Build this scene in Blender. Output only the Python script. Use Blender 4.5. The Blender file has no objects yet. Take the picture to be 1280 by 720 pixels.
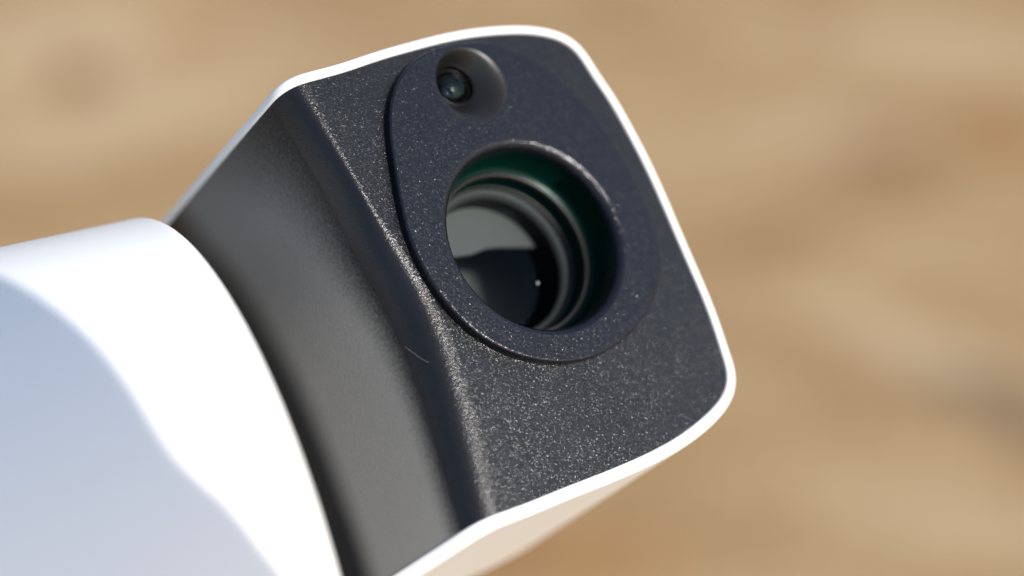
import bpy, bmesh, math, random
from mathutils import Vector, Matrix

# ------------------------------------------------------------------ frame of reference
# Geometry is measured in tenths of a millimetre round the telescope head; W() takes it to metres in the world.
U = 1e-4
D = 2600.0                      # camera to head, in those units (26 cm)
PITCH = math.radians(40)        # the camera looks down on the scene
CX = Vector((1, 0, 0))
CY = Vector((0, math.sin(PITCH), math.cos(PITCH)))
CZ = Vector((0, -math.cos(PITCH), math.sin(PITCH)))
HEAD = Vector((0, 0, 0.95))     # where the head stands above the ground


def W(p):
    return HEAD + U * (p[0] * CX + p[1] * CY + p[2] * CZ)


def Wd(d):
    return d[0] * CX + d[1] * CY + d[2] * CZ


scene = bpy.context.scene
# ------------------------------------------------------------------ camera
cam_d = bpy.data.cameras.new("camera")
cam = bpy.data.objects.new("camera", cam_d)
scene.collection.objects.link(cam)
cam.matrix_world = Matrix.Translation(W((0, 0, D))) @ Matrix((CX, CY, CZ)).transposed().to_4x4()
cam_d.sensor_width = 36.0
cam_d.lens = 36.0 * D / 1280.0
cam_d.clip_start = 0.01
cam_d.clip_end = 500
cam_d.dof.use_dof = True
cam_d.dof.focus_distance = (D - 58) * U
cam_d.dof.aperture_fstop = 6.2
scene.camera = cam

# ------------------------------------------------------------------ sun and sky
S = Vector((0.63, 0.235, 0.74)).normalized()      # towards the sun, in the camera-aligned frame
sun_dir = Wd(S)
sun_d = bpy.data.lights.new("sun", 'SUN')
sun_d.energy = 4.0
sun_d.angle = math.radians(0.53)
sun_d.color = (1.0, 0.965, 0.92)
sun = bpy.data.objects.new("sun", sun_d)
scene.collection.objects.link(sun)
sun.rotation_euler = sun_dir.to_track_quat('Z', 'Y').to_euler()
sun.location = (1, -1, 4)

world = bpy.data.worlds.new("World")
scene.world = world
world.use_nodes = True
wn = world.node_tree
bg = wn.nodes["Background"]
sky = wn.nodes.new("ShaderNodeTexSky")
sky.sky_type = 'NISHITA'
sky.sun_disc = False
sky.sun_elevation = math.asin(sun_dir.z)
sky.sun_rotation = math.atan2(sun_dir.x, sun_dir.y)
sky.air_density = 1.2
sky.dust_density = 2.0
wn.links.new(sky.outputs[0], bg.inputs[0])
bg.inputs[1].default_value = 0.15

vs = scene.view_settings
vs.view_transform = 'Standard'
vs.look = 'None'
vs.exposure = 0.4
vs.gamma = 1.0
vs.use_curve_mapping = False
scene.cycles.use_denoising = True
scene.cycles.sample_clamp_indirect = 6.0
scene.cycles.max_bounces = 10

# ------------------------------------------------------------------ geometry helpers
N = Vector((0.475, 0.345, 0.81)).normalized()    # the way the black face looks
O = Vector((30, 65, 0))                          # centre of the lens opening, on the top of the bezel
E1 = (Vector((0, 1, 0)) - N * N.y).normalized()  # up along the face
E2 = E1.cross(N).normalized()                    # to the right along the face
PLATE = 14.0                                     # the bezel stands this much proud of the plate


def ray(px, py):
    return Vector(((px - 640) / D, (360 - py) / D, -1.0))


CAM = Vector((0, 0, D))


def on(px, py, depth=0.0):
    """the point of a picture measurement on the plane `depth` behind the bezel's top face"""
    r = ray(px, py)
    t = (-depth - N.dot(CAM - O)) / N.dot(r)
    return CAM + r * t


def catmull(pts, n, closed=False):
    m = len(pts)
    dim = len(pts[0])
    out = []
    segs = m if closed else m - 1
    def P(i):
        if closed:
            return pts[i % m]
        if i < 0:
            return [2 * a - b for a, b in zip(pts[0], pts[1])]
        if i >= m:
            return [2 * a - b for a, b in zip(pts[-1], pts[-2])]
        return pts[i]
    dense = []
    for i in range(segs):
        p0, p1, p2, p3 = P(i - 1), P(i), P(i + 1), P(i + 2)
        def dd(a, b):
            return max(1e-6, math.sqrt(sum((x - y) ** 2 for x, y in zip(a[:2], b[:2]))) ** 0.5)
        t0, t1 = 0, dd(p0, p1)
        t2 = t1 + dd(p1, p2)
        t3 = t2 + dd(p2, p3)
        for k in range(24):
            t = t1 + (t2 - t1) * k / 24
            q = []
            for c in range(dim):
                a1 = (t1 - t) / (t1 - t0) * p0[c] + (t - t0) / (t1 - t0) * p1[c]
                a2 = (t2 - t) / (t2 - t1) * p1[c] + (t - t1) / (t2 - t1) * p2[c]
                a3 = (t3 - t) / (t3 - t2) * p2[c] + (t - t2) / (t3 - t2) * p3[c]
                b1 = (t2 - t) / (t2 - t0) * a1 + (t - t0) / (t2 - t0) * a2
                b2 = (t3 - t) / (t3 - t1) * a2 + (t - t1) / (t3 - t1) * a3
                q.append((t2 - t) / (t2 - t1) * b1 + (t - t1) / (t2 - t1) * b2)
            dense.append(q)
    dense.append(list(pts[0]) if closed else list(pts[-1]))
    L = [0]
    for a, b in zip(dense, dense[1:]):
        L.append(L[-1] + math.sqrt(sum((x - y) ** 2 for x, y in zip(a[:2], b[:2]))))
    cnt = n if closed else n - 1
    j = 0
    for k in range(n):
        s = L[-1] * k / cnt
        while j < len(L) - 2 and L[j + 1] < s:
            j += 1
        f = (s - L[j]) / max(1e-9, L[j + 1] - L[j])
        out.append([a + (b - a) * f for a, b in zip(dense[j], dense[j + 1])])
    return out


def smooth1(vals, it):
    v = [Vector(x) for x in vals]
    for _ in range(it):
        w = [v[0]] + [(v[i - 1] + 2 * v[i] + v[i + 1]) / 4 for i in range(1, len(v) - 1)] + [v[-1]]
        v = w
    return v


def link(name, me, mat, parent=None):
    o = bpy.data.objects.new(name, me)
    scene.collection.objects.link(o)
    if mat:
        me.materials.append(mat)
    if parent:
        o.parent = parent
        o.matrix_parent_inverse = parent.matrix_world.inverted()
    return o


def build(name, verts, faces, mat, parent=None, smooth=True, local=None):
    """verts in head units -> one mesh object"""
    me = bpy.data.meshes.new(name)
    me.from_pydata([W(v) for v in verts], [], faces)
    bm = bmesh.new()
    bm.from_mesh(me)
    bmesh.ops.recalc_face_normals(bm, faces=bm.faces)
    bm.to_mesh(me)
    bm.free()
    me.validate()
    for p in me.polygons:
        p.use_smooth = smooth
    return link(name, me, mat, parent)


def strip(verts, faces, rows, closed):
    """append rows of equal length as a quad grid"""
    base = len(verts)
    n = len(rows[0])
    for r in rows:
        verts.extend(r)
    for i in range(len(rows) - 1):
        for j in range(n if closed else n - 1):
            k = (j + 1) % n
            a = base + i * n
            b = base + (i + 1) * n
            faces.append((a + j, a + k, b + k, b + j))
    return base


def fill(outline, holes):
    """flat triangulated sheet with holes; outlines as lists of 3D points"""
    bm = bmesh.new()
    edges = []
    for loop in [outline] + holes:
        vs_ = [bm.verts.new(p) for p in loop]
        for a, b in zip(vs_, vs_[1:] + vs_[:1]):
            edges.append(bm.edges.new((a, b)))
    bmesh.ops.triangle_fill(bm, use_beauty=True, use_dissolve=False, edges=edges, normal=N)
    bm.verts.index_update()
    v = [x.co.copy() for x in bm.verts]
    f = [tuple(y.index for y in x.verts) for x in bm.faces]
    bm.free()
    return v, f


def circle(c, r, n=128, h=0.0):
    return [c + E2 * (r * math.cos(2 * math.pi * k / n)) + E1 * (r * math.sin(2 * math.pi * k / n)) + N * h for k in range(n)]


def lathe(name, c, profile, mat, parent, n=128, smooth=True, cap=False):
    """profile of (radius, height along the face normal) turned about the normal at c"""
    v, f = [], []
    rows = [circle(c, max(r, 0.01), n, h) for r, h in profile]
    strip(v, f, rows, True)
    if cap:
        f.append(tuple(range(len(v) - n, len(v))))
    return build(name, v, f, mat, parent, smooth)


def autosmooth(o, deg):
    me = o.data
    bm = bmesh.new()
    bm.from_mesh(me)
    for e in bm.edges:
        if len(e.link_faces) == 2 and e.calc_face_angle(0) > math.radians(deg):
            e.smooth = False
    bm.to_mesh(me)
    bm.free()


# ------------------------------------------------------------------ materials
def new_mat(name):
    m = bpy.data.materials.new(name)
    m.use_nodes = True
    nt = m.node_tree
    return m, nt, nt.nodes["Principled BSDF"]


def nd(nt, t, **kw):
    n = nt.nodes.new(t)
    for k, v in kw.items():
        if hasattr(n, k):
            setattr(n, k, v)
        else:
            n.inputs[k].default_value = v
    return n


def mat_white():
    m, nt, b = new_mat("white_plastic")
    b.inputs["Base Color"].default_value = (0.785, 0.78, 0.765, 1)
    b.inputs["Roughness"].default_value = 0.42
    b.inputs["IOR"].default_value = 1.46
    tc = nd(nt, "ShaderNodeTexCoord")
    no = nd(nt, "ShaderNodeTexNoise", Scale=2600.0, Detail=2.0)
    bp = nd(nt, "ShaderNodeBump", Strength=0.12, Distance=0.00008)
    nt.links.new(tc.outputs["Object"], no.inputs["Vector"])
    nt.links.new(no.outputs["Fac"], bp.inputs["Height"])
    nt.links.new(bp.outputs["Normal"], b.inputs["Normal"])
    return m


def mat_black(name="black_textured_plastic", base=(0.0055, 0.006, 0.0075), rough=0.205, flake=0.19, cell=7600.0, bump=0.26, spec=0.38):
    """moulded black plastic: a spark-eroded grain whose tiny facets each lean their own way"""
    m, nt, b = new_mat(name)
    tc = nd(nt, "ShaderNodeTexCoord")
    vo = nd(nt, "ShaderNodeTexVoronoi", Scale=cell)
    vo.feature = 'F1'
    nt.links.new(tc.outputs["Object"], vo.inputs["Vector"])
    sub = nd(nt, "ShaderNodeVectorMath", operation='SUBTRACT')
    nt.links.new(vo.outputs["Color"], sub.inputs[0])
    sub.inputs[1].default_value = (0.5, 0.5, 0.5)
    sc = nd(nt, "ShaderNodeVectorMath", operation='SCALE')
    nt.links.new(sub.outputs[0], sc.inputs[0])
    at_ = nd(nt, "ShaderNodeAttribute", attribute_name="polish")     # rolled edges come out of the mould smoother
    fm = nd(nt, "ShaderNodeMath", operation='MULTIPLY_ADD')
    fm.inputs[1].default_value = -flake
    fm.inputs[2].default_value = flake
    nt.links.new(at_.outputs["Fac"], fm.inputs[0])
    nt.links.new(fm.outputs[0], sc.inputs[3])
    no = nd(nt, "ShaderNodeTexNoise", Scale=cell * 0.55, Detail=3.0, Roughness=0.6)
    nt.links.new(tc.outputs["Object"], no.inputs["Vector"])
    bp = nd(nt, "ShaderNodeBump", Strength=bump, Distance=0.00022)
    nt.links.new(no.outputs["Fac"], bp.inputs["Height"])
    add = nd(nt, "ShaderNodeVectorMath", operation='ADD')
    nt.links.new(bp.outputs["Normal"], add.inputs[0])
    nt.links.new(sc.outputs[0], add.inputs[1])
    nrm = nd(nt, "ShaderNodeVectorMath", operation='NORMALIZE')
    nt.links.new(add.outputs[0], nrm.inputs[0])
    nt.links.new(nrm.outputs[0], b.inputs["Normal"])
    # slight wear: broad unevenness of gloss
    n2 = nd(nt, "ShaderNodeTexNoise", Scale=90.0, Detail=4.0)
    nt.links.new(tc.outputs["Object"], n2.inputs["Vector"])
    mr = nd(nt, "ShaderNodeMapRange")
    mr.inputs["To Min"].default_value = rough - 0.05
    mr.inputs["To Max"].default_value = rough + 0.05
    nt.links.new(n2.outputs["Fac"], mr.inputs["Value"])
    nt.links.new(mr.outputs["Result"], b.inputs["Roughness"])
    b.inputs["Base Color"].default_value = (*base, 1)
    b.inputs["Specular IOR Level"].default_value = spec
    return m


def mat_plain(name, col, rough, metal=0.0, spec=0.5):
    m, nt, b = new_mat(name)
    b.inputs["Base Color"].default_value = (*col, 1)
    b.inputs["Roughness"].default_value = rough
    b.inputs["Metallic"].default_value = metal
    b.inputs["Specular IOR Level"].default_value = spec
    tc = nd(nt, "ShaderNodeTexCoord")
    no = nd(nt, "ShaderNodeTexNoise", Scale=1800.0, Detail=3.0)
    bp = nd(nt, "ShaderNodeBump", Strength=0.15, Distance=0.0001)
    nt.links.new(tc.outputs["Object"], no.inputs["Vector"])
    nt.links.new(no.outputs["Fac"], bp.inputs["Height"])
    nt.links.new(bp.outputs["Normal"], b.inputs["Normal"])
    return m


def mat_glass(name, tint, refl, rough, through):
    """coated thin glass: lets light straight through and mirrors a little, tinted by its coating"""
    m, nt, b = new_mat(name)
    nt.nodes.remove(b)
    out = nt.nodes["Material Output"]
    tr = nd(nt, "ShaderNodeBsdfTransparent")
    tr.inputs[0].default_value = (*through, 1)
    gl = nd(nt, "ShaderNodeBsdfGlossy")
    gl.inputs["Color"].default_value = (*tint, 1)
    gl.inputs["Roughness"].default_value = rough
    fr = nd(nt, "ShaderNodeFresnel")
    fr.inputs[0].default_value = refl
    mx = nd(nt, "ShaderNodeMixShader")
    nt.links.new(fr.outputs[0], mx.inputs[0])
    nt.links.new(tr.outputs[0], mx.inputs[1])
    nt.links.new(gl.outputs[0], mx.inputs[2])
    nt.links.new(mx.outputs[0], out.inputs[0])
    return m


BROWN, ORANGE, DUSK, PALE = (0.17, 0.09, 0.038), (0.25, 0.135, 0.055), (0.15, 0.10, 0.06), (0.375, 0.275, 0.165)
PATCHES = [(60, 60, 0.30, 0.14, 0, PALE, 0.75), (300, 60, 0.25, 0.10, 0, PALE, 0.5),
           (1090, 175, 0.047, 0.061, 0, BROWN, 1.00),
           (1255, 175, 0.068, 0.068, 0, ORANGE, 0.92),
           (1205, 480, 0.081, 0.038, -25, DUSK, 1.00),
           (1265, 520, 0.054, 0.041, -20, DUSK, 0.92),
           (1130, 425, 0.121, 0.041, -20, PALE, 1.00),
           (1010, 165, 0.135, 0.054, 8, PALE, 0.92),
           (1150, 60, 0.216, 0.068, 0, PALE, 0.80),
           (110, 100, 0.047, 0.047, 0, BROWN, 1.00),
           (245, 50, 0.054, 0.047, 0, ORANGE, 0.80),
           (200, 150, 0.135, 0.054, 8, PALE, 0.80),
           (50, 190, 0.135, 0.041, 5, PALE, 0.80),
           (700, 700, 0.121, 0.054, -12, ORANGE, 1.00),
           (640, 665, 0.041, 0.041, 0, BROWN, 0.69),
           (960, 430, 0.162, 0.041, -10, BROWN, 0.40),
           (1180, 640, 0.189, 0.068, -12, PALE, 0.52),
           (420, 20, 0.162, 0.054, 0, BROWN, 0.40)]


def mat_ground():
    m, nt, b = new_mat("dry_ground")
    tc = nd(nt, "ShaderNodeTexCoord")
    mp = nd(nt, "ShaderNodeMapping")
    mp.inputs["Rotation"].default_value = (0, 0, math.radians(-7))
    mp.inputs["Scale"].default_value = (3.2, 7.0, 1)
    nt.links.new(tc.outputs["Object"], mp.inputs["Vector"])
    n1 = nd(nt, "ShaderNodeTexNoise", Scale=1.6, Detail=4.0, Roughness=0.55)
    nt.links.new(mp.outputs[0], n1.inputs["Vector"])
    r1 = nd(nt, "ShaderNodeValToRGB")
    cr = r1.color_ramp
    cr.elements[0].position = 0.30
    cr.elements[0].color = (0.18, 0.097, 0.042, 1)
    cr.elements[1].position = 0.70
    cr.elements[1].color = (0.325, 0.228, 0.124, 1)
    e = cr.elements.new(0.45)
    e.color = (0.27, 0.175, 0.085, 1)
    e = cr.elements.new(0.56)
    e.color = (0.298, 0.20, 0.102, 1)
    nt.links.new(n1.outputs["Fac"], r1.inputs[0])
    # scattered brown tufts
    mp2 = nd(nt, "ShaderNodeMapping")
    mp2.inputs["Scale"].default_value = (5.0, 7.0, 1)
    mp2.inputs["Location"].default_value = (0.35, 0.2, 0)
    nt.links.new(tc.outputs["Object"], mp2.inputs["Vector"])
    n2 = nd(nt, "ShaderNodeTexNoise", Scale=1.3, Detail=3.0, Roughness=0.6)
    nt.links.new(mp2.outputs[0], n2.inputs["Vector"])
    mr = nd(nt, "ShaderNodeMapRange")
    mr.inputs["From Min"].default_value = 0.56
    mr.inputs["From Max"].default_value = 0.72
    mr.inputs["To Max"].default_value = 0.8
    nt.links.new(n2.outputs["Fac"], mr.inputs["Value"])
    mx = nd(nt, "ShaderNodeMix")
    mx.data_type = 'RGBA'
    nt.links.new(mr.outputs[0], mx.inputs[0])
    nt.links.new(r1.outputs[0], mx.inputs[6])
    mx.inputs[7].default_value = (0.18, 0.09, 0.036, 1)
    prev = mx.outputs[2]
    wob = nd(nt, "ShaderNodeTexNoise", Scale=9.0, Detail=3.0)
    nt.links.new(tc.outputs["Object"], wob.inputs["Vector"])
    sw = nd(nt, "ShaderNodeVectorMath", operation='MULTIPLY_ADD')
    nt.links.new(wob.outputs["Color"], sw.inputs[0])
    sw.inputs[1].default_value = (0.10, 0.08, 0)
    nt.links.new(tc.outputs["Object"], sw.inputs[2])
    # bare and stained patches of the ground: picture place, size across and along, turn, colour, strength
    for px_, py_, wx, wy, rot, col_, k_ in PATCHES:
        o_ = W(CAM)
        d_ = Wd(ray(px_, py_))
        q_ = o_ + d_ * (-o_.z / d_.z)
        m_ = nd(nt, "ShaderNodeMapping")
        m_.vector_type = 'TEXTURE'
        m_.inputs["Location"].default_value = (q_.x + 0.05, q_.y + 0.04, 0)
        m_.inputs["Rotation"].default_value = (0, 0, math.radians(rot))
        m_.inputs["Scale"].default_value = (wx, wy, 1)
        nt.links.new(sw.outputs[0], m_.inputs["Vector"])
        le = nd(nt, "ShaderNodeVectorMath", operation='LENGTH')
        nt.links.new(m_.outputs[0], le.inputs[0])
        r_ = nd(nt, "ShaderNodeMapRange")
        r_.inputs["From Min"].default_value = 1.0
        r_.inputs["From Max"].default_value = 0.3
        r_.inputs["To Max"].default_value = k_
        nt.links.new(le.outputs["Value"], r_.inputs["Value"])
        x_ = nd(nt, "ShaderNodeMix")
        x_.data_type = 'RGBA'
        nt.links.new(r_.outputs[0], x_.inputs[0])
        nt.links.new(prev, x_.inputs[6])
        x_.inputs[7].default_value = (*col_, 1)
        prev = x_.outputs[2]
    nt.links.new(prev, b.inputs["Base Color"])
    b.inputs["Roughness"].default_value = 0.9
    b.inputs["Specular IOR Level"].default_value = 0.2
    n3 = nd(nt, "ShaderNodeTexNoise", Scale=60.0, Detail=6.0)
    nt.links.new(tc.outputs["Object"], n3.inputs["Vector"])
    bp = nd(nt, "ShaderNodeBump", Strength=0.5, Distance=0.02)
    nt.links.new(n3.outputs["Fac"], bp.inputs["Height"])
    nt.links.new(bp.outputs[0], b.inputs["Normal"])
    return m


WHITE = mat_white()
BLACK = mat_black()
BEZEL = mat_black("black_bezel_plastic", base=(0.0055, 0.0065, 0.010), rough=0.205, flake=0.215, cell=5800.0, bump=0.22, spec=0.32)
PANEL = mat_black("grey_painted_sheen", base=(0.150, 0.149, 0.142), rough=0.42, flake=0.06, cell=5000.0, bump=0.22, spec=0.25)
# painted reflection: the black facet is coloured grey, fading back to black at the ridge
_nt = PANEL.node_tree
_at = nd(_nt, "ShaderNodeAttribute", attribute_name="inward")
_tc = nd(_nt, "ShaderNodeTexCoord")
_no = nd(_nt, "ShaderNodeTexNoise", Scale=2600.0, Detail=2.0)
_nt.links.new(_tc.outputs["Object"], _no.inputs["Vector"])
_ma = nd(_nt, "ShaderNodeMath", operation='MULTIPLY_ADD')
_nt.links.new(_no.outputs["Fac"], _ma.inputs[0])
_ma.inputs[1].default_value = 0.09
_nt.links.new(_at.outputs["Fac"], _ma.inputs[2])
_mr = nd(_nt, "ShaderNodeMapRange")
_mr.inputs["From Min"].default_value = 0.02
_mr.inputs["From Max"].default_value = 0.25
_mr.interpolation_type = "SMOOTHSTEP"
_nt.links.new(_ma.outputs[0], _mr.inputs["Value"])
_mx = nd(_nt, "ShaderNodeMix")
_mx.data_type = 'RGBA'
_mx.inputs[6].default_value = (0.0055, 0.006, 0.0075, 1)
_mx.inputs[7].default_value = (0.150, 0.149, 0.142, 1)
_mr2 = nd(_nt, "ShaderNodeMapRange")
_at2 = nd(_nt, "ShaderNodeAttribute", attribute_name="outward")  # painted shade: the grey also darkens to black beside the white body
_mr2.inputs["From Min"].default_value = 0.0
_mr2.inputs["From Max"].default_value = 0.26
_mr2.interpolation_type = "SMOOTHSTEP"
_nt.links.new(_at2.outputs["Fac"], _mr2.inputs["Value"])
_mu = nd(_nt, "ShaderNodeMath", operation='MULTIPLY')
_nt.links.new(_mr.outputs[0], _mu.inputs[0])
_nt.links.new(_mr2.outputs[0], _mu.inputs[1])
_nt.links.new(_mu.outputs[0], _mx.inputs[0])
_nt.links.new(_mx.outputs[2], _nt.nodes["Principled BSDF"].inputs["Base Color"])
EYE2 = mat_plain("inner_eye", (0.002, 0.003, 0.007), 0.03, spec=0.3)
EYERIM = mat_plain("eye_rim_black", (0.003, 0.003, 0.003), 0.35, spec=0.15)
RECESS = mat_plain("satin_black", (0.009, 0.0086, 0.0082), 0.36, spec=0.36)
BORE = mat_plain("green_glare_black", (0.0009, 0.013, 0.0095), 0.25, metal=0.20, spec=0.08)  # green glare of the coated glass, painted into the wall's colour
RING = mat_plain("dark_grey_ring", (0.010, 0.0095, 0.009), 0.34, spec=0.4)
DARK = mat_plain("matt_black", (0.006, 0.006, 0.006), 0.5, spec=0.25)
REFLECTION = mat_plain("grey_lens_reflection", (0.052, 0.051, 0.049), 0.5)  # only for the added plate that imitates a reflection in the glass
CELL = mat_plain("grey_lens_edge", (0.055, 0.055, 0.055), 0.5)
GLASS = mat_glass("coated_glass", (0.5, 0.72, 0.85), 1.19, 0.02, (0.80, 0.86, 0.86))
EYE = mat_glass("eye_glass", (0.6, 0.85, 0.7), 1.36, 0.03, (0.55, 0.65, 0.75))
LINT = mat_plain("pale_lint", (0.16, 0.155, 0.15), 0.7)

# ------------------------------------------------------------------ ground
g = bpy.data.meshes.new("ground")
gn = 40
gv, gf = [], []
for j in range(gn + 1):
    for i in range(gn + 1):
        x = (i / gn - 0.5) * 2
        y = (j / gn - 0.5) * 2
        gv.append((math.copysign(abs(x) ** 3, x) * 60, math.copysign(abs(y) ** 3, y) * 60 + 0.8, 0))
for j in range(gn):
    for i in range(gn):
        a = j * (gn + 1) + i
        gf.append((a, a + 1, a + gn + 2, a + gn + 1))
g.from_pydata(gv, [], gf)
ground = link("ground", g, mat_ground())
ground["kind"] = "structure"
ground["label"] = "pale tan dry ground, sunlit and far out of focus behind the telescope"

# ------------------------------------------------------------------ the telescope
scope = bpy.data.objects.new("smart_telescope", None)
scene.collection.objects.link(scope)
scope.location = W((-345, -390, -50))
scope["label"] = "white smart telescope with tilted black front face holding one large and one small lens"
scope["category"] = "telescope"
bpy.context.view_layer.update()

# --- white body that the head swings on
AX = Vector((0.92, 0.224, -0.385)).normalized()
AC = Vector((-351, -398, -95))
AR = 505.0
A1 = (Vector((0, 0, 1)) - AX * AX.z).normalized()
A2 = AX.cross(A1).normalized()


def body_ring(u, r, n=192):
    return [AC + AX * u + A1 * (r * math.cos(2 * math.pi * k / n)) + A2 * (r * math.sin(2 * math.pi * k / n)) for k in range(n)]


v, f = [], []
prof = [(-2600, AR * 0.9), (-2580, AR)]
prof += [(-2580 + 2550 * k / 12, AR) for k in range(1, 13)]
for k in range(1, 9):
    a = math.pi / 2 * k / 8
    prof.append((-30 + 30 * math.sin(a), AR - 30 + 30 * math.cos(a)))
prof += [(0, AR - 60), (-10, AR - 70), (-60, AR - 72)]
strip(v, f, [body_ring(u, r) for u, r in prof], True)
f.append(tuple(range(192)))
f.append(tuple(range(len(v) - 192, len(v))))
body = build("body", v, f, WHITE, scope)
autosmooth(body, 50)

# --- outlines of the black front
A_px = [(385, 103), (404, 142), (430, 193), (467, 258), (512, 325), (553, 394), (587, 482), (608, 555), (625, 641)]
B_px = [(339, 131), (372, 184), (409, 247), (450, 330), (489, 403), (514, 462), (540, 540), (561, 610), (578, 664)]
C_px = [(212, 279), (248, 323), (288, 373), (323, 428), (355, 487), (383, 550), (409, 617), (434, 685), (453, 745)]
C_dep = [385, 330, 280, 238, 208, 187, 168, 150, 135]
NR = 65
Ac = [on(x, y, PLATE) for x, y in catmull(A_px, NR)]
B_dep = [42, 41, 40, 38, 35, 31, 27, 23, 19]
Bc = [on(x, y, PLATE + d) for x, y, d in catmull([(x, y, d) for (x, y), d in zip(B_px, B_dep)], NR)]
Cc = [on(x, y, d) for x, y, d in catmull([(x, y, d) for (x, y), d in zip(C_px, C_dep)], NR)]
rows = []
KF, KB = 12, 16
for k in range(KF + 1):
    t = k / KF
    row = []
    for a, b, c in zip(Ac, Bc, Cc):
        db = -N.dot(b - O) - PLATE
        dc = -N.dot(c - O) - PLATE
        p = b + (b - c) * (db / (dc - db))
        row.append(a * (1 - t) ** 2 + p * 2 * t * (1 - t) + b * t ** 2)
    rows.append(row)
for k in range(1, KB + 1):
    t = k / KB
    rows.append([b + (c - b) * t for b, c in zip(Bc, Cc)])
# beyond the visible facet the cover turns in towards the neck
turn = Vector((-0.25, -0.1, -1.0)).normalized()
# past the facet the cover runs on, black, under the white body
last = rows[-1]
neck_rows = [last]
for k in range(1, 6):
    neck_rows.append([c + (c - b).normalized() * (34 * k) + turn * (2.2 * k * k) for b, c in zip(Bc, Cc)])

# the edge of the black front, from the facet's far end round the face and back
edge_px = [(385, 103), (429, 91), (476, 75), (514, 64), (563, 51.5), (598, 45.5), (625, 43), (655, 42), (685, 45.5), (706, 53), (718, 62), (727, 74),
           (742, 98), (760, 124), (786, 170), (808, 213), (830, 262), (848, 304), (862, 336), (878, 373), (891, 408), (901, 440), (908, 462), (909, 476), (904, 493),
           (891, 510), (870, 529), (842, 549), (806, 568), (760, 588), (706, 609), (660, 628), (625, 641)]
edge_px = [tuple(p) for p in catmull(edge_px, 220)]
edge_face = [on(x, y, PLATE) for x, y in edge_px]
edge_face[0], edge_face[-1] = Ac[0].copy(), Ac[-1].copy()
edge_face = smooth1(edge_face, 3)

recess_c = on(589, 105.5, 0)
plate_holes = [circle(O, 134, 96, -PLATE), circle(recess_c, 56, 64, -PLATE)]
v, f = fill(edge_face + list(reversed(Ac[1:-1])), plate_holes)
strip(v, f, rows[:KF + 1], False)
n_flat = len(v) - NR * (KF + 1)
cover = build("front_cover", v, f, BLACK, scope)
po = cover.data.attributes.new("polish", 'FLOAT', 'POINT')
for j in range(len(v)):
    if j >= n_flat:
        po.data[j].value = 0.7 * min(1.0, ((j - n_flat) // NR) / 2)
autosmooth(cover, 60)
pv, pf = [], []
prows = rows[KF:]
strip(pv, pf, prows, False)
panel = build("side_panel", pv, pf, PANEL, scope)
panel["label"] = "smooth black side panel with a grey reflection painted on, curving back towards the white body"
nv, nf3 = [], []
strip(nv, nf3, neck_rows, False)
build("neck", nv, nf3, DARK, scope)
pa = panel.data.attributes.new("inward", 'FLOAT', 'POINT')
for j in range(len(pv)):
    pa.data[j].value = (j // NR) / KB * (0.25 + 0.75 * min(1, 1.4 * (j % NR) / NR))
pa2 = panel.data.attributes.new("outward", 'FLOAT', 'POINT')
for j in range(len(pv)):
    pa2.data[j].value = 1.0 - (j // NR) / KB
# every face looks outwards
camw = W(CAM)
for ob_ in (cover, panel):
    bm = bmesh.new(); bm.from_mesh(ob_.data)
    for fc in bm.faces:
        if fc.normal.dot(camw - fc.calc_center_median()) < 0:
            fc.normal_flip()
    bm.to_mesh(ob_.data); bm.free()

# --- white shell: a rolled rim round the black front, its walls running back
top_side = [r[0] for r in reversed(rows[:KF + KB + 1])]
bot_side = [r[-1] for r in rows[:KF + KB + 1]]
Nf = []
fac_n_top = (Bc[0] - Cc[0]).cross(Cc[3] - Cc[0]).normalized()
fac_n_bot = (Bc[-1] - Cc[-1]).cross(Cc[-1] - Cc[-4]).normalized()
if fac_n_top.z < 0: fac_n_top = -fac_n_top
if fac_n_bot.z < 0: fac_n_bot = -fac_n_bot
ext_t = [Cc[0] + (Cc[0] - Bc[0]).normalized() * q for q in (120, 90, 60, 30)]
ext_b = [Cc[-1] + (Cc[-1] - Bc[-1]).normalized() * q for q in (30, 60, 90, 120)]
raw = ext_t + top_side[:-1] + edge_face + bot_side[1:] + ext_b
rn = [fac_n_top] * (4 + KB) + [fac_n_top.lerp(N, k / KF).normalized() for k in range(KF)] + [N.copy()] * len(edge_face)
rn += [N.lerp(fac_n_bot, k / KF).normalized() for k in range(1, KF + 1)] + [fac_n_bot] * (KB + 4)
assert len(raw) == len(rn)
RL = [0.0]
for p, q in zip(raw, raw[1:]):
    RL.append(RL[-1] + (q - p).length)
s_face0, s_face1 = RL[4 + KB + KF], RL[4 + KB + KF + len(edge_face) - 1]
M = 420
path, norms, param = [], [], []
j = 0
for k in range(M):
    d = RL[-1] * k / (M - 1)
    while j < len(RL) - 2 and RL[j + 1] < d:
        j += 1
    t = (d - RL[j]) / max(1e-9, RL[j + 1] - RL[j])
    path.append(raw[j].lerp(raw[j + 1], t))
    norms.append(rn[j].lerp(rn[j + 1], t).normalized())
    param.append((d - s_face0) / (s_face1 - s_face0))
path = smooth1(path, 4)
norms = [q.normalized() for q in smooth1(norms, 12)]
outw = []
for i in range(M):
    tg = (path[min(M - 1, i + 2)] - path[max(0, i - 2)]).normalized()
    outw.append(tg.cross(norms[i]).normalized())
cen = sum(edge_face, Vector()) / len(edge_face)
if outw[M // 2].dot(path[M // 2] - cen) < 0:
    outw = [-o for o in outw]
outw = [o.normalized() for o in smooth1(outw, 10)]
wid = []
for i in range(M):
    s = param[i]
    if s < 0: wd = 15.0
    elif s < 0.25: wd = 15.0 - 2.5 * s / 0.25
    elif s < 0.62: wd = 12.0
    else: wd = 12.0 + 5.5 * min(1, (s - 0.62) / 0.12)
    wid.append(wd * 0.92)
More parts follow.
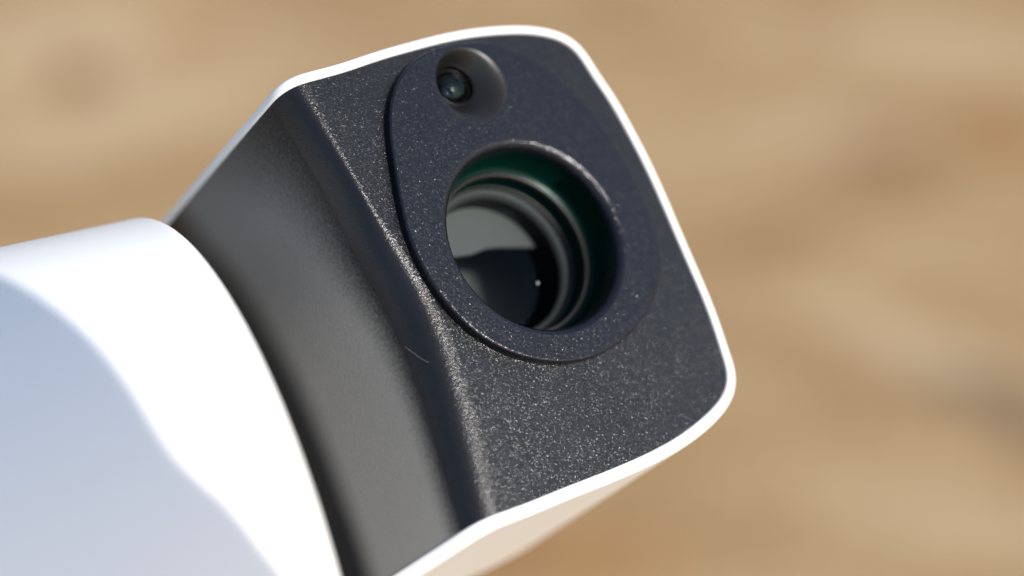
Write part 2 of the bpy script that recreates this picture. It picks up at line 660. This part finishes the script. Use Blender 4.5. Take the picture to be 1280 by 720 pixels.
wid = [x.x for x in smooth1([Vector((w_, 0, 0)) for w_ in wid], 20)]
BACK = 430.0


def prow(fr, h):
    return [p + o * (w_ * fr) + nn * h for p, o, w_, nn in zip(path, outw, wid, norms)]


srows = [prow(-0.05, -30), prow(0, -2), prow(0.0, 1.5), prow(0.06, 3.0), prow(0.16, 3.8), prow(0.55, 3.8), prow(0.75, 3.0), prow(0.9, 0.6), prow(0.98, -3), prow(1.0, -8)]
outer = srows[-1]
for t in (0.02, 0.06, 0.15, 0.4, 0.7, 1.0):
    srows.append([p + (-N - E1 * 0.06) * ((N.dot(p - O) + BACK) * t) for p in outer])
v, f = [], []
b0 = strip(v, f, srows, False)
backs = [len(v) - M + j for j in range(M)]
f.append(tuple(backs))
shell = build("head_shell", v, f, WHITE, scope)
autosmooth(shell, 50)

# --- bezel: an egg-shaped raised plate round both lenses
egg_px = [(593, 51), (627, 55), (657, 67), (691, 88), (718, 111), (747, 145), (775, 186), (800, 232), (817, 272), (826, 310), (826, 340), (819, 368), (801, 402),
          (773, 430), (737, 447), (700, 452.5), (661, 447.5), (620, 431), (592, 412), (567, 388), (540, 352), (520, 312), (505, 268), (496, 225), (490, 182), (488, 150),
          (490, 120), (498, 97), (512, 80), (535, 65), (563, 54)]
egg = [on(x, y, 0) for x, y in catmull(egg_px, 400, True)]
ec = sum(egg, Vector()) / len(egg)
pol = []
for p in egg:
    d = p - ec
    pol.append((math.atan2(d.dot(E1), d.dot(E2)), d.length))
pol.sort()
# resample evenly in angle, then keep a few harmonics for a clean moulded curve
NE = 240
rs = []
for k in range(NE):
    a = -math.pi + 2 * math.pi * k / NE
    j = 0
    best = None
    for i in range(len(pol)):
        a0, r0 = pol[i]
        a1, r1 = pol[(i + 1) % len(pol)]
        if i == len(pol) - 1:
            a1 += 2 * math.pi
        aa = a if a >= pol[0][0] else a + 2 * math.pi
        if a0 <= aa <= a1:
            tt = (aa - a0) / max(1e-9, a1 - a0)
            best = r0 + (r1 - r0) * tt
            break
    rs.append(best if best is not None else pol[0][1])
H = 7
co = []
for h in range(H + 1):
    c = sum(r * math.cos(h * 2 * math.pi * k / NE) for k, r in enumerate(rs)) * (1 if h == 0 else 2) / NE
    s = sum(r * math.sin(h * 2 * math.pi * k / NE) for k, r in enumerate(rs)) * (0 if h == 0 else 2) / NE
    co.append((c, s))


def egg_loop(inset, h):
    pts = []
    for k in range(NE):
        ph = 2 * math.pi * k / NE
        r = sum(c * math.cos(i * ph) + s * math.sin(i * ph) for i, (c, s) in enumerate(co))
        dr = sum(-c * i * math.sin(i * ph) + s * i * math.cos(i * ph) for i, (c, s) in enumerate(co))
        a = -math.pi + ph
        er = E2 * math.cos(a) + E1 * math.sin(a)
        et = -E2 * math.sin(a) + E1 * math.cos(a)
        nn = (er * r - et * dr).normalized()
        pts.append(ec + er * r - nn * inset + N * h)
    return pts


holes = [circle(O, 131, 128, 0), circle(recess_c, 51, 96, 0)]
v, f = fill(egg_loop(3.2, 0), holes)
strip(v, f, [egg_loop(3.2, 0), egg_loop(1.6, -0.5), egg_loop(0.5, -1.6), egg_loop(0, -3.4), egg_loop(0, -PLATE - 3)], True)
# rolled lip of the big opening
strip(v, f, [circle(O, 131, 128, 0), circle(O, 127.5, 128, -0.9), circle(O, 124.5, 128, -3.0), circle(O, 122.3, 128, -6.0), circle(O, 121, 128, -10), circle(O, 121, 128, -14)], True)
bezel = build("lens_bezel", v, f, BEZEL, scope)
autosmooth(bezel, 42)

# --- inside the big opening
lathe("lens_barrel", O, [(121, -14), (120, -56), (114, -60), (108, -61)], BORE, bezel)
lathe("stop_ring", O, [(112, -60.5), (110.5, -59.4), (108.5, -58.8), (107, -59.3), (106, -61), (106, -66), (109, -67)], RING, bezel)
pr = [(109, -66.5)]
for k in range(4):
    pr += [(108.2 - k * 0.8, -68 - k * 5), (106.4 - k * 0.8, -69.6 - k * 5), (108.0 - k * 0.8, -72 - k * 5)]
pr += [(105, -88)]
lathe("baffle_thread", O, pr, BORE, bezel)
lathe("retaining_ring", O, [(105.5, -87), (104, -85.8), (102.5, -86), (101.5, -88), (101.5, -94)], RING, bezel)
# front element: a shallow convex disc
pl = []
for k in range(33):
    r = 101.8 * (1 - k / 32)
    pl.append((r, -94 + 14 * (1 - (r / 101.8) ** 2)))
front_lens = lathe("front_lens", O, pl, GLASS, bezel)
# cell behind it
lathe("lens_cell", O, [(101.8, -94), (99, -95.5), (94.5, -99), (93.5, -106)], CELL, bezel)
lathe("inner_tube", O, [(93.5, -106), (92, -200), (88, -260), (40, -262), (0.01, -262)], DARK, bezel)
# an added pale plate behind the glass, standing in for a reflection on it
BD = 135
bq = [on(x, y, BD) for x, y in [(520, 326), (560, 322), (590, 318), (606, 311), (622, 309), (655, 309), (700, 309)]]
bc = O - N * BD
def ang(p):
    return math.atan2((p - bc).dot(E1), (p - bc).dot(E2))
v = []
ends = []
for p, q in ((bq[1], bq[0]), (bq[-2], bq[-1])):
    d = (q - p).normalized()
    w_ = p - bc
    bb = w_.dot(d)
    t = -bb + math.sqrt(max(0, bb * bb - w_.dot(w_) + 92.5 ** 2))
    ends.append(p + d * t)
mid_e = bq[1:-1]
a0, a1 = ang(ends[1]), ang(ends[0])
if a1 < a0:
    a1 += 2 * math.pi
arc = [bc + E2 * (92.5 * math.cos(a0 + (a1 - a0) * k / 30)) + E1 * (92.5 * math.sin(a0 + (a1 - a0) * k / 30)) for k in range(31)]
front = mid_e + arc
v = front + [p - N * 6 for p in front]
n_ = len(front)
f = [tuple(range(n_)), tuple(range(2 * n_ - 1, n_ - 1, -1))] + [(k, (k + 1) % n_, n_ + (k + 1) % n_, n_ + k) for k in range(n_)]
build("reflection_plate", v, f, REFLECTION, bezel, smooth=False)
# a grain of dust lying on the glass
dp = on(672, 354, 81)
bm = bmesh.new()
bmesh.ops.create_icosphere(bm, subdivisions=2, radius=2.2 * U, matrix=Matrix.Translation(W(dp)))
DUST = mat_plain('pale_dust', (0.3, 0.3, 0.29), 0.8)
me = bpy.data.meshes.new("dust_speck")
bm.to_mesh(me); bm.free()
link("dust_speck", me, DUST, bezel)

# --- the small wide-angle lens in its dished recess
ic = on(568, 106, 21)          # centre of the dish's floor
def dish_row(t, h, r0=51.0, r1=29.0):
    c = (recess_c).lerp(ic, t)
    return circle(c, r0 + (r1 - r0) * t, 96, h)
lat = (ic - recess_c) + N * 21
rows_d = []
for k in range(15):
    t = k / 14
    rows_d.append(circle(recess_c + lat * t, 51 - 22 * t, 96, -21 * t ** 1.5))
v, f = [], []
strip(v, f, rows_d, True)
build("lens_dish", v, f, RECESS, bezel)
lathe("eye_ring", ic, [(29, 0), (28, 1.2), (26.8, 0.6), (26, -3), (25.6, -8), (24.4, -9), (24.0, -7.5), (23, -7), (22, -9), (21.5, -30)], EYERIM, bezel, n=96)
pe = []
for k in range(21):
    a = math.pi / 2 * k / 20
    pe.append((21.8 * math.cos(a), -8 + 13 * math.sin(a)))
lathe("eye_lens", ic, pe, EYE, bezel, n=96)
pe = []
for k in range(17):
    a = math.pi / 2 * k / 16
    pe.append((13 * math.cos(a), -24 + 9 * math.sin(a)))
lathe("inner_lens", ic - E2 * 2, pe, EYE2, bezel, n=64)
lathe("eye_barrel", ic, [(21.5, -14), (17, -17), (14, -24), (0.01, -30)], DARK, bezel, n=64)

# ------------------------------------------------------------------ a hair of lint on the ridge
hp = [(506, 433), (514, 439), (522, 445), (530, 451), (536, 453)]
hp3 = []
for x, y in catmull(hp, 14):
    # drop it on the ridge surface
    best = None
    for r_ in rows[:KF + KB]:
        for q in r_:
            s_ = D / (D - q.z)
            e_ = (640 + q.x * s_ - x) ** 2 + (360 - q.y * s_ - y) ** 2
            if best is None or e_ < best[0]:
                best = (e_, q.z)
    s_ = (D - best[1] - 3.0) / D
    hp3.append(Vector(((x - 640) * s_, (360 - y) * s_, best[1] + 3.0)))
hp3 = smooth1(hp3, 6)
v, f = [], []
rws = []
for i, p in enumerate(hp3):
    tg = (hp3[min(13, i + 1)] - hp3[max(0, i - 1)]).normalized()
    a = tg.cross(Vector((0, 0, 1))).normalized()
    b = tg.cross(a)
    rr = 0.24 if 0 < i < 13 else 0.2
    rws.append([p + a * (rr * math.cos(q)) + b * (rr * math.sin(q)) for q in (0, 1.257, 2.513, 3.77, 5.027)])
strip(v, f, rws, True)
f.append((0, 1, 2, 3, 4)); f.append(tuple(len(v) - 5 + q for q in range(5)))
lint = build("lint_hair", v, f, LINT, None)
lint["label"] = "short pale hair of lint lying on the ridge of the black cover"
lint["category"] = "lint"

# ------------------------------------------------------------------ an added, unseen board beyond the camera, shaped to cast the body's shadow
def hit_body(px, py):
    r = ray(px, py).normalized()
    o_ = CAM - AC
    d_ = r - AX * r.dot(AX)
    q_ = o_ - AX * o_.dot(AX)
    a, b, c = d_.dot(d_), 2 * d_.dot(q_), q_.dot(q_) - AR * AR
    t = (-b - math.sqrt(max(0, b * b - 4 * a * c))) / (2 * a)
    return CAM + r * t


shade_px = [(0, 345), (60, 378), (120, 428), (168, 488), (200, 540), (232, 583), (285, 628), (335, 690), (362, 722)]
S1 = S.cross(Vector((0, 1, 0))).normalized()
S2 = S.cross(S1).normalized()
far = 2500.0
pts = [hit_body(x, y) for x, y in shade_px]
uv = [(p.dot(S1), p.dot(S2)) for p in pts]
d0 = (uv[0][0] - uv[1][0], uv[0][1] - uv[1][1])
d1 = (uv[-1][0] - uv[-2][0], uv[-1][1] - uv[-2][1])
def ext(p, d, L):
    n_ = math.hypot(*d)
    return (p[0] + d[0] / n_ * L, p[1] + d[1] / n_ * L)
e0, e1 = ext(uv[0], d0, 700), ext(uv[-1], d1, 700)
mid = ((e0[0] + e1[0]) / 2, (e0[1] + e1[1]) / 2)
cm = (sum(a for a, b in uv) / len(uv), sum(b for a, b in uv) / len(uv))
q0 = hit_body(60, 640)
dm = (q0.dot(S1) - cm[0], q0.dot(S2) - cm[1])
e2, e3 = ext(e1, dm, 900), ext(e0, dm, 900)
poly = [tuple(p) for p in catmull([e0] + uv + [e1], 60)] + [e2, e3]
base = S * (far + sum(p.dot(S) for p in pts) / len(pts))
v = [S1 * a + S2 * b + base for a, b in poly] + [S1 * a + S2 * b + base + S * 30 for a, b in poly]
n_ = len(poly)
f = [tuple(range(n_)), tuple(range(2 * n_ - 1, n_ - 1, -1))] + [(k, (k + 1) % n_, n_ + (k + 1) % n_, n_ + k) for k in range(n_)]
board = build("added_shadow_board", v, f, mat_plain("shadow_board_grey", (0.35, 0.36, 0.38), 0.8), None, smooth=False)
board["label"] = "unseen grey board added beyond the camera to cast a shadow on the body"
board["category"] = "board"
